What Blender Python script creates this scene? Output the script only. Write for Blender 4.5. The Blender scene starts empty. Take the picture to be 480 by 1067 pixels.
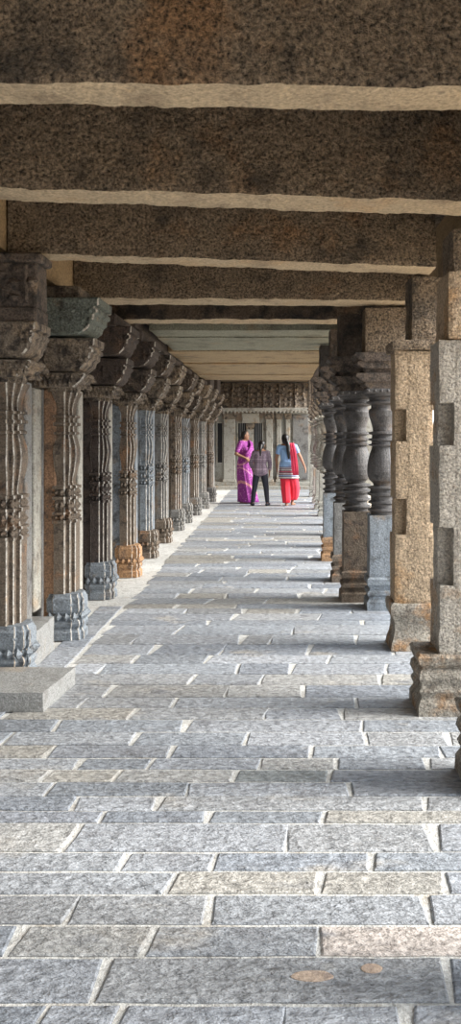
import bpy, math, random
from mathutils import Vector, noise
C = bpy.context.scene
COL = C.collection
random.seed(11)

# ------------------------------------------------------------ camera, world, sun, exposure
F, VX, VY, H = 900.0, 290.0, 456.0, 1.5      # focal length in px, vanishing point, eye height
cd = bpy.data.cameras.new('camera'); cam = bpy.data.objects.new('camera', cd); COL.objects.link(cam)
cam.location = (0, 0, H); cam.rotation_euler = (math.radians(90), 0, 0)
cd.sensor_width = 36; cd.lens = F / 1067 * 36
cd.shift_x = -(VX - 240) / 1067; cd.shift_y = -(533.5 - VY) / 1067
cd.clip_start = 0.05
C.camera = cam
w = bpy.data.worlds.new('sky'); C.world = w; w.use_nodes = True
bg = w.node_tree.nodes['Background']
bg.inputs['Color'].default_value = (0.84, 0.92, 1.0, 1); bg.inputs['Strength'].default_value = 1.8
sd = bpy.data.lights.new('sun', 'SUN'); sun = bpy.data.objects.new('sun', sd); COL.objects.link(sun)
sd.energy = 6.2; sd.angle = math.radians(28); sd.color = (1.0, 0.96, 0.90)
SUN_DIR = Vector((1.0, -0.06, 0.58))
sun.rotation_euler = SUN_DIR.to_track_quat('Z', 'Y').to_euler()
C.view_settings.view_transform = 'Standard'; C.view_settings.look = 'None'
C.view_settings.gamma = 1; C.view_settings.use_curve_mapping = False
C.view_settings.exposure = 0.55
try:
    C.cycles.max_bounces = 8; C.cycles.diffuse_bounces = 6
    C.cycles.use_denoising = True
except Exception:
    pass

# ------------------------------------------------------------ materials
def nd(nt, t, **kw):
    n = nt.nodes.new(t)
    for k, v in kw.items(): setattr(n, k, v)
    return n

def stone(name, base, dark, rust, fine=70, coarse=9, bump=0.6, dist=0.012, rough=0.85, patch=1.6, speck=0.35, attr=None, rust_at=0.56, dark_at=0.52, sx=1.0):
    m = bpy.data.materials.new(name); m.use_nodes = True
    nt = m.node_tree; L = nt.links; b = nt.nodes['Principled BSDF']
    b.inputs['Roughness'].default_value = rough
    g = nd(nt, 'ShaderNodeNewGeometry')
    mp = nd(nt, 'ShaderNodeMapping'); L.new(g.outputs['Position'], mp.inputs['Vector'])
    mp.inputs['Scale'].default_value = (sx, 1, 1)
    def nz(scale, det=4, ro=0.6):
        n = nd(nt, 'ShaderNodeTexNoise'); n.inputs['Scale'].default_value = scale
        n.inputs['Detail'].default_value = det; n.inputs['Roughness'].default_value = ro
        L.new(mp.outputs['Vector'], n.inputs['Vector']); return n.outputs['Fac']
    def ramp(src, a, c):
        r = nd(nt, 'ShaderNodeMapRange'); r.inputs['From Min'].default_value = a; r.inputs['From Max'].default_value = c
        L.new(src, r.inputs['Value']); return r.outputs['Result']
    def mix(f, a, c, blend='MIX', fv=None):
        x = nd(nt, 'ShaderNodeMix', data_type='RGBA', blend_type=blend)
        if fv is not None: x.inputs[0].default_value = fv
        else: L.new(f, x.inputs[0])
        for i, s in ((6, a), (7, c)):
            if isinstance(s, tuple): x.inputs[i].default_value = (*s, 1)
            else: L.new(s, x.inputs[i])
        return x.outputs[2]
    col = base
    if attr:
        at = nd(nt, 'ShaderNodeAttribute', attribute_name=attr); col = at.outputs['Color']
    c1 = mix(ramp(nz(patch, 5), rust_at, rust_at + 0.12), col, rust)
    c2 = mix(ramp(nz(patch * 2.3, 6), dark_at, dark_at + 0.16), c1, dark)
    sp = nz(fine, 3, 0.7)
    r2 = nd(nt, 'ShaderNodeMapRange'); L.new(sp, r2.inputs['Value'])
    r2.inputs['From Min'].default_value = 0.3; r2.inputs['From Max'].default_value = 0.7
    r2.inputs['To Min'].default_value = 1 - speck * 1.3; r2.inputs['To Max'].default_value = 1 + speck
    vm = nd(nt, 'ShaderNodeVectorMath', operation='SCALE')
    L.new(c2, vm.inputs[0]); L.new(r2.outputs['Result'], vm.inputs['Scale'])
    L.new(vm.outputs[0], b.inputs['Base Color'])
    hs = nd(nt, 'ShaderNodeMath', operation='MULTIPLY_ADD')
    L.new(nz(coarse, 6, 0.65), hs.inputs[0]); hs.inputs[1].default_value = 2.2; L.new(sp, hs.inputs[2])
    bp = nd(nt, 'ShaderNodeBump'); bp.inputs['Strength'].default_value = bump; bp.inputs['Distance'].default_value = dist
    L.new(hs.outputs[0], bp.inputs['Height']); L.new(bp.outputs['Normal'], b.inputs['Normal'])
    return m

M = {}
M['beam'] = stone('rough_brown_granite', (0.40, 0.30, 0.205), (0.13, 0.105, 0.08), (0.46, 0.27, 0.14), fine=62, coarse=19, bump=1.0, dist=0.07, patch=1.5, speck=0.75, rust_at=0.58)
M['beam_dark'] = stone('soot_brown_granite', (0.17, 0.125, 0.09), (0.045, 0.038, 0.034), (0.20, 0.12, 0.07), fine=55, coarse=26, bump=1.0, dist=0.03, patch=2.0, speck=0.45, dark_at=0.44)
M['underside'] = stone('pale_dressed_granite', (0.52, 0.41, 0.275), (0.34, 0.26, 0.175), (0.50, 0.36, 0.22), fine=60, coarse=20, bump=0.6, dist=0.012, patch=2.5, speck=0.3)  # beam undersides: floor bounce put into a paler, warmer colour
M['slab_grey'] = stone('grey_green_slab_stone', (0.26, 0.26, 0.20), (0.15, 0.145, 0.11), (0.28, 0.22, 0.14), fine=60, bump=0.5)
M['slab_gold'] = stone('golden_slab_stone', (0.37, 0.28, 0.165), (0.22, 0.16, 0.10), (0.40, 0.26, 0.13), fine=60, bump=0.5)
M['plate'] = stone('honey_coloured_stone', (0.42, 0.30, 0.17), (0.24, 0.17, 0.11), (0.45, 0.29, 0.15), fine=60, bump=0.6)
M['granite'] = stone('pitted_golden_granite', (0.56, 0.42, 0.28), (0.27, 0.19, 0.13), (0.50, 0.28, 0.12), fine=75, coarse=34, bump=1.0, dist=0.02, patch=2.4, speck=0.5, rust_at=0.55, dark_at=0.58)
M['granite_grey'] = stone('pitted_grey_granite', (0.55, 0.50, 0.43), (0.25, 0.20, 0.15), (0.52, 0.31, 0.15), fine=75, coarse=34, bump=1.0, dist=0.02, patch=2.6, speck=0.5, rust_at=0.57, dark_at=0.58)
M['base_g'] = stone('weathered_base_granite', (0.43, 0.385, 0.32), (0.19, 0.15, 0.115), (0.48, 0.28, 0.14), fine=75, coarse=30, bump=1.0, dist=0.02, patch=4, speck=0.5, rust_at=0.5)
M['schist'] = stone('dark_turned_schist', (0.095, 0.09, 0.09), (0.035, 0.033, 0.034), (0.13, 0.095, 0.07), fine=90, coarse=18, bump=0.6, dist=0.008, patch=5, speck=0.4, rough=0.55)
M['schist_blue'] = stone('blue_grey_schist', (0.24, 0.27, 0.30), (0.08, 0.085, 0.09), (0.26, 0.19, 0.13), fine=80, coarse=18, bump=0.7, dist=0.01, patch=4, speck=0.35, rough=0.65)
M['brown'] = stone('brown_carved_stone', (0.20, 0.155, 0.115), (0.07, 0.055, 0.045), (0.28, 0.16, 0.09), fine=80, coarse=20, bump=0.8, dist=0.012, patch=5, speck=0.4)
M['darkbrown'] = stone('soot_dark_carved_stone', (0.085, 0.065, 0.055), (0.035, 0.028, 0.026), (0.13, 0.085, 0.06), fine=80, coarse=20, bump=0.8, dist=0.012, patch=5, speck=0.4)  # very dark brown variant of the carved stone
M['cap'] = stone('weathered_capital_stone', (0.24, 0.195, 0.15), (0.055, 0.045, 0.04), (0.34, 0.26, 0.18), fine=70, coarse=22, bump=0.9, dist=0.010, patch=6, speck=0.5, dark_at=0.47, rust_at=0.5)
M['cap_dark'] = stone('shadow_brown_capital_stone', (0.13, 0.10, 0.08), (0.04, 0.034, 0.03), (0.22, 0.16, 0.11), fine=70, coarse=22, bump=0.9, dist=0.010, patch=6, speck=0.5, dark_at=0.46)  # darker brown variant of the capital stone
M['cap_green'] = stone('green_grey_bracket_stone', (0.17, 0.19, 0.165), (0.06, 0.06, 0.05), (0.30, 0.24, 0.17), fine=70, coarse=22, bump=0.9, dist=0.010, patch=6, speck=0.5, rust_at=0.56)
M['rust'] = stone('rust_brown_flat_stone', (0.34, 0.20, 0.12), (0.16, 0.11, 0.08), (0.24, 0.17, 0.12), fine=80, bump=0.8, patch=5, speck=0.4)
M['worn'] = stone('pale_worn_arris_stone', (0.50, 0.47, 0.42), (0.24, 0.21, 0.18), (0.46, 0.36, 0.26), fine=50, coarse=20, bump=0.5, dist=0.006, patch=9, speck=0.4, dark_at=0.46)  # arris strips: the side-lit ridges are put into this pale colour
M['orange'] = stone('orange_pedestal_stone', (0.46, 0.27, 0.14), (0.20, 0.13, 0.09), (0.30, 0.20, 0.13), fine=80, bump=0.8, patch=6, speck=0.4)
M['wall'] = stone('grey_wall_stone', (0.22, 0.215, 0.205), (0.09, 0.08, 0.075), (0.27, 0.19, 0.13), fine=60, coarse=12, bump=0.7, patch=2.5, speck=0.3)
M['pale'] = stone('pale_grey_dressed_stone', (0.42, 0.40, 0.35), (0.22, 0.20, 0.17), (0.40, 0.31, 0.22), fine=60, coarse=12, bump=0.6, patch=3, speck=0.3)
M['endwall'] = stone('pale_green_grey_wall_stone', (0.36, 0.35, 0.31), (0.20, 0.175, 0.14), (0.30, 0.22, 0.16), fine=40, coarse=8, bump=0.5, patch=1.6, speck=0.22)
M['slab'] = stone('blue_grey_paving_stone', (0.42, 0.44, 0.47), (0.22, 0.225, 0.24), (0.42, 0.395, 0.36), fine=42, coarse=14, bump=1.0, dist=0.014, rough=0.62, patch=2.6, speck=0.36, attr='slab_tint', rust_at=0.60, dark_at=0.57, sx=0.55)
M['mortar'] = stone('pale_lime_mortar', (0.64, 0.635, 0.61), (0.46, 0.45, 0.425), (0.54, 0.50, 0.44), fine=60, coarse=20, bump=0.6, patch=5, speck=0.2)
M['step'] = stone('light_grey_step_stone', (0.30, 0.30, 0.29), (0.20, 0.19, 0.18), (0.33, 0.29, 0.24), fine=90, coarse=20, bump=0.5, patch=3, speck=0.3)
M['ground'] = stone('dusty_courtyard_earth', (0.55, 0.44, 0.31), (0.42, 0.33, 0.23), (0.58, 0.43, 0.28), fine=10, coarse=3, bump=0.4, patch=0.3, speck=0.2)

def plain(name, c, rough=0.8):
    m = bpy.data.materials.new(name); m.use_nodes = True; nt = m.node_tree; L = nt.links
    b = nt.nodes['Principled BSDF']; b.inputs['Roughness'].default_value = rough
    n = nd(nt, 'ShaderNodeTexNoise'); n.inputs['Scale'].default_value = 14
    tc = nd(nt, 'ShaderNodeTexCoord'); L.new(tc.outputs['Object'], n.inputs['Vector'])
    x = nd(nt, 'ShaderNodeMix', data_type='RGBA'); L.new(n.outputs['Fac'], x.inputs[0])
    x.inputs[6].default_value = (*[v * 0.82 for v in c], 1); x.inputs[7].default_value = (*[min(1, v * 1.15) for v in c], 1)
    L.new(x.outputs[2], b.inputs['Base Color'])
    return m
M['skin'] = plain('brown_skin', (0.33, 0.17, 0.10), 0.55)
M['hair'] = plain('black_hair', (0.012, 0.010, 0.010), 0.4)
M['trouser'] = plain('black_trouser_cloth', (0.02, 0.022, 0.035))
M['red'] = plain('red_cotton', (0.80, 0.03, 0.06))
M['pinkred'] = plain('coral_red_scarf_cloth', (0.85, 0.06, 0.13))
M['eye'] = plain('dark_eye', (0.02, 0.015, 0.012), 0.3)
M['black'] = plain('dark_interior', (0.012, 0.012, 0.013))
M['bar'] = plain('grey_stone_bars', (0.16, 0.16, 0.16))
M['sole'] = plain('brown_sandal_leather', (0.16, 0.08, 0.05))

def pattern_mat(name, base, spots, scale, thr, bands=None):
    """cloth with small spots; bands = list of (z0, z1, colour) woven across it (object z)"""
    m = bpy.data.materials.new(name); m.use_nodes = True; nt = m.node_tree; L = nt.links
    b = nt.nodes['Principled BSDF']; b.inputs['Roughness'].default_value = 0.75
    tc = nd(nt, 'ShaderNodeTexCoord')
    v = nd(nt, 'ShaderNodeTexVoronoi'); v.inputs['Scale'].default_value = scale; L.new(tc.outputs['Object'], v.inputs['Vector'])
    lt = nd(nt, 'ShaderNodeMath', operation='LESS_THAN'); lt.inputs[1].default_value = thr; L.new(v.outputs['Distance'], lt.inputs[0])
    x = nd(nt, 'ShaderNodeMix', data_type='RGBA'); L.new(lt.outputs[0], x.inputs[0])
    x.inputs[6].default_value = (*base, 1); x.inputs[7].default_value = (*spots, 1)
    out = x.outputs[2]
    sp = nd(nt, 'ShaderNodeSeparateXYZ'); L.new(tc.outputs['Object'], sp.inputs[0])
    for (k, z0, z1, c) in (bands or []):
        s = nd(nt, 'ShaderNodeMath', operation='MULTIPLY_ADD'); L.new(sp.outputs['X'], s.inputs[0]); s.inputs[1].default_value = k; L.new(sp.outputs['Z'], s.inputs[2])
        g1 = nd(nt, 'ShaderNodeMath', operation='GREATER_THAN'); g1.inputs[1].default_value = z0; L.new(s.outputs[0], g1.inputs[0])
        g2 = nd(nt, 'ShaderNodeMath', operation='LESS_THAN'); g2.inputs[1].default_value = z1; L.new(s.outputs[0], g2.inputs[0])
        mu = nd(nt, 'ShaderNodeMath', operation='MULTIPLY'); L.new(g1.outputs[0], mu.inputs[0]); L.new(g2.outputs[0], mu.inputs[1])
        y = nd(nt, 'ShaderNodeMix', data_type='RGBA'); L.new(mu.outputs[0], y.inputs[0]); L.new(out, y.inputs[6]); y.inputs[7].default_value = (*c, 1)
        out = y.outputs[2]
    L.new(out, b.inputs['Base Color'])
    return m

# ------------------------------------------------------------ mesh builder
class MB:
    def __init__(s): s.v = []; s.f = []; s.mi = []; s.cols = []
    def add(s, vs, fs, mi=0, col=None):
        o = len(s.v); s.v += [tuple(p) for p in vs]
        for f in fs:
            s.f.append([i + o for i in f]); s.mi.append(mi); s.cols.append(col)
    def box(s, x0, x1, y0, y1, z0, z1, mi=0):
        vs = [(x, y, z) for z in (z0, z1) for y in (y0, y1) for x in (x0, x1)]
        s.add(vs, [(0, 2, 3, 1), (4, 5, 7, 6), (0, 1, 5, 4), (2, 6, 7, 3), (0, 4, 6, 2), (1, 3, 7, 5)], mi)
    def cbox(s, x0, x1, y0, y1, z0, z1, c=0.01):
        """box with chamfered edges on all sides"""
        s.loft([[(x0 + c, y0 + c), (x1 - c, y0 + c), (x1 - c, y1 - c), (x0 + c, y1 - c)], None], None) if False else None
        zs = [(z0, c), (z0 + c, 0), (z1 - c, 0), (z1, c)]
        rings = []
        for z, d in zs:
            a, b, e, g = x0 + d, x1 - d, y0 + d, y1 - d
            rings.append([(a + c, e, z), (b - c, e, z), (b, e + c, z), (b, g - c, z), (b - c, g, z), (a + c, g, z), (a, g - c, z), (a, e + c, z)])
        s.rings(rings)
    def rings(s, rings, cap=True, closed=True, emi=(), rmi=()):
        n = len(rings[0]); vs = [p for r in rings for p in r]; fs = []; base = len(s.f)
        for k in range(len(rings) - 1):
            for i in range(n if closed else n - 1):
                j = (i + 1) % n
                fs.append((k * n + i, k * n + j, (k + 1) * n + j, (k + 1) * n + i))
        if cap: fs += [tuple(reversed(range(n))), tuple(range((len(rings) - 1) * n, len(rings) * n))]
        s.add(vs, fs)
        for k in range(len(rings) - 1):
            for i in range(n if closed else n - 1):
                if i in emi or k in rmi: s.mi[base + k * (n if closed else n - 1) + i] = 1
    def loft(s, sec, prof, cx=0, cy=0, worn=0):
        """sec: list of (x, y); prof: list of (z, scale)"""
        emi = ()
        if worn:                                        # narrow pale chamfer on every outward arris, side light painted in
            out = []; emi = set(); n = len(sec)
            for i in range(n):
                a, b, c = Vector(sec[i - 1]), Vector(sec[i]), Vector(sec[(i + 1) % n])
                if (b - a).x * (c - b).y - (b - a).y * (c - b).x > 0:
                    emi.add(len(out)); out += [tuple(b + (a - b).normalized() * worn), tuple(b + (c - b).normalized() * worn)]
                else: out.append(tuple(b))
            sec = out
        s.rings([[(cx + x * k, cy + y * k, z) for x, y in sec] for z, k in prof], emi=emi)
    def lathe(s, prof, cx=0, cy=0, n=28):
        s.rings([[(cx + r * math.cos(t * 2 * math.pi / n), cy + r * math.sin(t * 2 * math.pi / n), z) for t in range(n)] for z, r in prof])
    def prism(s, poly, y0, y1, c=0.012, worn=False):
        """poly in (x, z) extruded along y, edges slightly eased"""
        cx = sum(p[0] for p in poly) / len(poly); cz = sum(p[1] for p in poly) / len(poly)
        def ins(d):
            out = []
            for x, z in poly:
                l = math.hypot(x - cx, z - cz) or 1
                out.append((x - (x - cx) / l * d, z - (z - cz) / l * d))
            return out
        s.rings([[(x, y, z) for x, z in ins(d)] for y, d in ((y0, c), (y0 + c, 0), (y1 - c, 0), (y1, c))])
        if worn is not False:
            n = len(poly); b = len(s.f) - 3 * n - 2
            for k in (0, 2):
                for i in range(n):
                    if (poly[i][0] + poly[(i + 1) % n][0]) / 2 > worn: s.mi[b + k * n + i] = 1  # only right-hand eased edges take the painted lit colour
    def grid_box(s, x0, x1, y0, y1, z0, z1, r=0.03, amp=0.008, fr=9, bot=0):
        """box with finely divided, roughly chiselled faces (real relief)"""
        nx, ny, nz = [max(1, int(round(d / r))) for d in (x1 - x0, y1 - y0, z1 - z0)]
        def P(u, v, t):
            p = Vector((x0 + (x1 - x0) * u, y0 + (y1 - y0) * v, z0 + (z1 - z0) * t))
            q = noise.noise_vector(p * fr) * amp + noise.noise_vector(p * fr * 0.23 + Vector((3, 1, 7))) * amp * 1.6 + noise.noise_vector(p * fr * 3.1) * amp * 0.5
            # ease the edges
            e = sum(1 for a in (u, v, t) if a < 1e-6 or a > 1 - 1e-6)
            if e >= 2:
                q = q - Vector(((u > .5) - (u < .5) if (u < 1e-6 or u > 1 - 1e-6) else 0, (v > .5) - (v < .5) if (v < 1e-6 or v > 1 - 1e-6) else 0, (t > .5) - (t < .5) if (t < 1e-6 or t > 1 - 1e-6) else 0)) * amp * 0.6
            return p + q
        def face(fn, na, nb, flip, mi=0):
            vs = [fn(i / na, j / nb) for j in range(nb + 1) for i in range(na + 1)]
            fs = []
            for j in range(nb):
                for i in range(na):
                    a = j * (na + 1) + i; q = (a, a + 1, a + na + 2, a + na + 1)
                    fs.append(tuple(reversed(q)) if flip else q)
            s.add(vs, fs, mi)
        face(lambda a, b: P(a, 0, b), nx, nz, False); face(lambda a, b: P(a, 1, b), nx, nz, True)
        face(lambda a, b: P(0, a, b), ny, nz, True); face(lambda a, b: P(1, a, b), ny, nz, False)
        face(lambda a, b: P(a, b, 0), nx, ny, True, bot); face(lambda a, b: P(a, b, 1), nx, ny, False)
    def tube(s, p0, p1, r0, r1, n=12, caps=True):
        p0 = Vector(p0); p1 = Vector(p1); d = p1 - p0; L = d.length or 1e-6; d = d / L
        a = d.orthogonal().normalized(); b = d.cross(a)
        R = []
        def ring(c, r): R.append([tuple(c + (a * math.cos(t * 2 * math.pi / n) + b * math.sin(t * 2 * math.pi / n)) * r) for t in range(n)])
        for k in (0.15, 0.5, 0.85): ring(p0 - d * r0 * math.sqrt(1 - k * k), r0 * k) if caps else None
        ring(p0, r0); ring(p1, r1)
        for k in (0.85, 0.5, 0.15): ring(p1 + d * r1 * math.sqrt(1 - k * k), r1 * k) if caps else None
        s.rings(R)
    def ell(s, c, rx, ry, rz, n=16, m=10):
        s.rings([[(c[0] + rx * math.sin(th) * math.cos(t * 2 * math.pi / n), c[1] + ry * math.sin(th) * math.sin(t * 2 * math.pi / n), c[2] - rz * math.cos(th)) for t in range(n)]
                 for th in [0.06 + (math.pi - 0.12) * k / m for k in range(m + 1)]])
    def jitter(s, amp, fr=20):
        s.v = [tuple(Vector(p) + noise.noise_vector(Vector(p) * fr) * amp) for p in s.v]
    def gem(s, c, u, v, nrm, su, sv, h):
        """low pyramid boss on a face: centre c, in-plane axes u, v"""
        c, u, v, nrm = Vector(c), Vector(u), Vector(v), Vector(nrm)
        vs = [c + u * su, c + v * sv, c - u * su, c - v * sv, c + nrm * h, c - nrm * h * 0.5]
        s.add(vs, [(0, 1, 4), (1, 2, 4), (2, 3, 4), (3, 0, 4), (1, 0, 5), (2, 1, 5), (3, 2, 5), (0, 3, 5)])
    def build(s, name, mats, parent=None, smooth=False, loc=(0, 0, 0)):
        me = bpy.data.meshes.new(name); me.from_pydata(s.v, [], s.f)
        if not isinstance(mats, (list, tuple)): mats = [mats]
        for m in mats: me.materials.append(M[m] if isinstance(m, str) else m)
        for p, i in zip(me.polygons, s.mi): p.material_index = i
        if smooth: me.polygons.foreach_set('use_smooth', [True] * len(me.polygons))
        if any(c is not None for c in s.cols):
            at = me.color_attributes.new('slab_tint', 'FLOAT_COLOR', 'CORNER')
            k = 0
            for p, c in zip(me.polygons, s.cols):
                for _ in p.loop_indices:
                    at.data[k].color = (*(c or (0.3, 0.32, 0.35)), 1); k += 1
        me.update()
        o = bpy.data.objects.new(name, me); COL.objects.link(o); o.location = loc
        if parent: o.parent = parent
        return o

def thing(name, label, cat, loc=(0, 0, 0), group=None, rz=0):
    o = bpy.data.objects.new(name, None); COL.objects.link(o); o.location = loc; o.rotation_euler = (0, 0, rz)
    o.empty_display_size = 0.1
    o['label'] = label; o['category'] = cat; o['kind'] = 'thing'
    if group: o['group'] = group
    return o
def tag(o, label, cat, group=None, kind='thing'):
    o['label'] = label; o['category'] = cat; o['kind'] = kind
    if group: o['group'] = group
    return o
def struct(o, label=None):
    o['kind'] = 'structure'
    if label: o['label'] = label
    return o
def X(px, Y): return (px - VX) * Y / F
def Z(py, Y): return H - (py - VY) * Y / F
def FY(py): return H * F / (py - VY)

# ============================================================ the setting
# ---- floor of long paving slabs in courses across the hall, pale mortar in the joints
fl = MB()
fl.box(-2.4, 1.65, -3.5, 27.5, -0.35, -0.007, mi=1)
courses = [(1095, 1045, [30, 113, 290, 420]), (1045, 996, [104, 463]), (996, 963, [15, 152, 330]), (963, 931, [72, 218, 445]),
    (931, 907, [175, 330, 462]), (907, 887, [128, 221, 386]), (887, 857, [72, 297, 450]), (857, 844, [105, 216, 335]),
    (844, 829, [78, 165, 440]), (829, 814, [50, 195, 365]), (814, 801, [46, 120, 242, 340]), (801, 789, [82, 155, 270, 350, 443]),
    (789, 776, [50, 177, 323, 458]), (776, 762, [140, 255, 380, 465]), (762, 749, [60, 192, 375]), (749, 737, [137, 275, 355]),
    (737, 726, [85, 181, 370]), (726, 713, [112, 235, 315]), (713, 702, [63, 197, 270, 394]), (702, 691, [105, 247, 302, 400]),
    (691, 682, [140, 214, 340]), (682, 671, [158, 229, 319, 407]), (671, 661, [140, 250, 280, 369]), (661, 651, [183, 304])]
tints = [(0.34, 0.36, 0.395), (0.38, 0.40, 0.43), (0.29, 0.315, 0.355), (0.40, 0.40, 0.395), (0.36, 0.37, 0.385), (0.42, 0.405, 0.375), (0.31, 0.335, 0.37), (0.40, 0.42, 0.455)]
def slab(x0, x1, y0, y1, tint, gx0=0.016, gx1=0.016, gy=0.007, slant=0.0):
    """one paving slab with a wavering outline and an eased top edge"""
    x0 += gx0; x1 -= gx1; y0 += gy; y1 -= gy
    if x1 - x0 < 0.05 or y1 - y0 < 0.03: return
    n = max(2, int((x1 - x0) / 0.07)); m = max(1, int((y1 - y0) / 0.09))
    pts = []
    for i in range(n): pts.append((x0 + (x1 - x0) * i / n, y0))
    for i in range(m): pts.append((x1, y0 + (y1 - y0) * i / m))
    for i in range(n): pts.append((x1 - (x1 - x0) * i / n, y1))
    for i in range(m): pts.append((x0, y1 - (y1 - y0) * i / m))
    q = []
    for x, y in pts:
        nv = noise.noise_vector(Vector((x * 7, y * 7, 1.3)))
        sx = slant * (y - y0)
        q.append((x + nv.x * 0.007 + sx, y + nv.y * 0.005))
    cx, cy = (x0 + x1) / 2, (y0 + y1) / 2
    def ins(d): return [(x - math.copysign(min(d, abs(x - cx)), x - cx), y - math.copysign(min(d, abs(y - cy)), y - cy)) for x, y in q]
    dz = random.uniform(-0.002, 0.002)
    R = [[(x, y, -0.012) for x, y in q], [(x, y, -0.004 + dz) for x, y in q], [(x, y, dz) for x, y in ins(0.006)]]
    k = len(q); vs = [p for r in R for p in r]; fs = []
    for a in range(2):
        for i in range(k):
            j = (i + 1) % k; fs.append((a * k + i, a * k + j, (a + 1) * k + j, (a + 1) * k + i))
    fs.append(tuple(range(2 * k, 3 * k)))
    fl.add(vs, fs, 0, tint)
XL, XR = -1.37, 1.60
def tint():
    t = random.choice(tints); k = random.uniform(0.82, 1.08); return tuple(c * k for c in t)
for ya, yb, js in courses:
    y0, y1 = FY(ya), FY(yb); ym = (y0 + y1) / 2; yp = VY + H * F / ym
    xs = [X(j, ym) for j in js]
    lo = -2.35 if yp > 715 else XL
    while xs[0] > lo + 1.2: xs.insert(0, xs[0] - random.uniform(0.5, 1.0))
    while xs[-1] < XR - 0.6: xs.append(xs[-1] + random.uniform(0.5, 1.1))
    xs = [lo] + [x for x in xs if lo + 0.15 < x < XR - 0.15] + [XR]
    for a, b in zip(xs, xs[1:]):
        t = tint()
        if (ya, yb) == (996, 963) and abs(a - X(330, ym)) < 0.02: t = (0.56, 0.50, 0.46)
        if (ya, yb) == (814, 801) and abs(a - X(242, ym)) < 0.05: t = (0.27, 0.29, 0.295)
        if (ya, yb) == (857, 844) and a < X(105, ym) - 0.01: t = (0.31, 0.33, 0.37)
        slab(a, b, y0, y1, t, random.uniform(0.006, 0.015), random.uniform(0.006, 0.015), 0.008, random.uniform(-0.03, 0.20))
y = FY(651)
while y < 27.2:
    d = random.uniform(0.17, 0.30); lo = XL + random.uniform(-0.02, 0.02); x = lo - 0.001
    cut = random.uniform(0.3, 1.0)
    first = True
    while x < XR:
        l = cut if first else random.uniform(0.45, 1.25); first = False
        b = min(XR, x + l); b = XR if XR - b < 0.25 else b
        slab(x, b, y, y + d, tint(), random.uniform(0.006, 0.018), random.uniform(0.006, 0.018), random.uniform(0.006, 0.012), random.uniform(-0.10, 0.25))
        x = b
    y += d
y = FY(1095)                                    # behind the camera, out to the hall's near end
while y > -3.4:
    d = random.uniform(0.25, 0.36); x = -2.35
    while x < XR:
        b = min(XR, x + random.uniform(0.5, 1.2)); slab(x, b, y - d, y, tint()); x = b
    y -= d
# narrow strip of paving between the curb line and the left row of pilasters
y = FY(713)
while y < 7.6:
    d = random.uniform(0.3, 0.55); slab(-1.60, XL, y, y + d, tint(), 0.01, 0.022, 0.008); y += d
floor_o = struct(fl.build('floor', ['slab', 'mortar']), 'paved floor of blue-grey stone slabs with pale mortar joints')
# two round lime patches let into one slab in the foreground
p = MB()
for cx_, cy_, r_, q_ in ((325, 1018, 22, 6), (387, 1010, 11, 5)):
    Yc = FY(cy_); xc = X(cx_, Yc); sc_ = Yc / F
    ry = (FY(cy_ - q_) - FY(cy_ + q_)) / 2
    pts = [(xc + r_ * sc_ * math.cos(t * math.pi / 10) * random.uniform(.92, 1.06), Yc + ry * math.sin(t * math.pi / 10) * random.uniform(.92, 1.06)) for t in range(20)]
    p.rings([[(a, b, -0.002) for a, b in pts], [(a, b, 0.0035) for a, b in pts], [(xc + (a - xc) * .9, Yc + (b - Yc) * .9, 0.0045) for a, b in pts]])
M['patch'] = stone('pinkish_lime_patch', (0.52, 0.40, 0.31), (0.36, 0.28, 0.23), (0.50, 0.36, 0.27), fine=80, bump=0.4, patch=8, speck=0.2)
pt = p.build('lime_patch', 'patch', floor_o)

# ---- courtyard ground outside, lower than the platform
g = MB(); g.box(-40, 60, -40, 60, -0.9, -0.6); struct(g.build('ground', 'ground'), 'sunlit earth of the courtyard')
# ---- left wall with its honey-coloured plate above
wl = MB(); wl.grid_box(-2.35, -1.85, -1.2, 25.2, -0.02, 3.15, r=0.22, amp=0.008)
struct(wl.build('wall_left', 'wall'), 'closed stone wall behind the left pilasters')
tp = MB(); tp.grid_box(-1.84, -1.705, -1.2, 17.0, 2.665, 3.145, r=0.08, amp=0.004); struct(tp.build('trim_1', 'plate'), 'honey-coloured stone plate along the top of the left wall')
ws = MB(); ws.cbox(-1.87, -1.755, 6.22, 6.41, .235, 1.86, .01); struct(ws.build('trim_2', 'pale'), 'pale upright stone strip on the left wall between the first two pilasters')  # pale colour stands in for the wall's side-lit face
ws = MB(); ws.cbox(-1.87, -1.81, 5.80, 6.0, .235, 1.2, .01); struct(ws.build('trim_3', 'schist_blue'), 'short blue-grey upright panel on the left wall between the first two pilasters')
tp = MB(); tp.grid_box(1.23, 1.50, -1.2, 9.2, 2.665, 3.145, r=0.10, amp=0.004); struct(tp.build('trim_4', 'plate'), 'stone plate over the right row of pillars')
tp = MB(); tp.grid_box(-1.84, -1.49, 9.0, 17.0, 2.655, 2.79, r=0.06, amp=0.006); struct(tp.build('trim_5', 'darkbrown'), 'dark edge course of the low flat ceiling on the left')
tp = MB(); tp.grid_box(0.65, 1.25, 9.3, 17.0, 2.655, 2.79, r=0.06, amp=0.006); struct(tp.build('trim_6', 'darkbrown'), 'dark edge course of the low flat ceiling on the right')
# low plinth between the pilasters
pl = MB(); pl.grid_box(-1.84, -1.585, 5.56, 6.12, -0.02, 0.235, r=0.05, amp=0.004); struct(pl.build('baseboard_left', 'step'), 'low stone plinth between the first two left pilasters')
# ---- roof
for a_, b_, c_, d_, e_ in ((-1.2, 9.3, 3.155, 3.4, 1.55), (9.3, 17.3, 2.80, 3.1, 1.55), (17.3, 25.6, 3.12, 3.4, 1.35)):
    rf = MB(); rf.box(-2.4, e_, a_, b_, c_, d_); struct(rf.build('ceiling', 'beam'), 'stone roof slabs above the beams')
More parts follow.
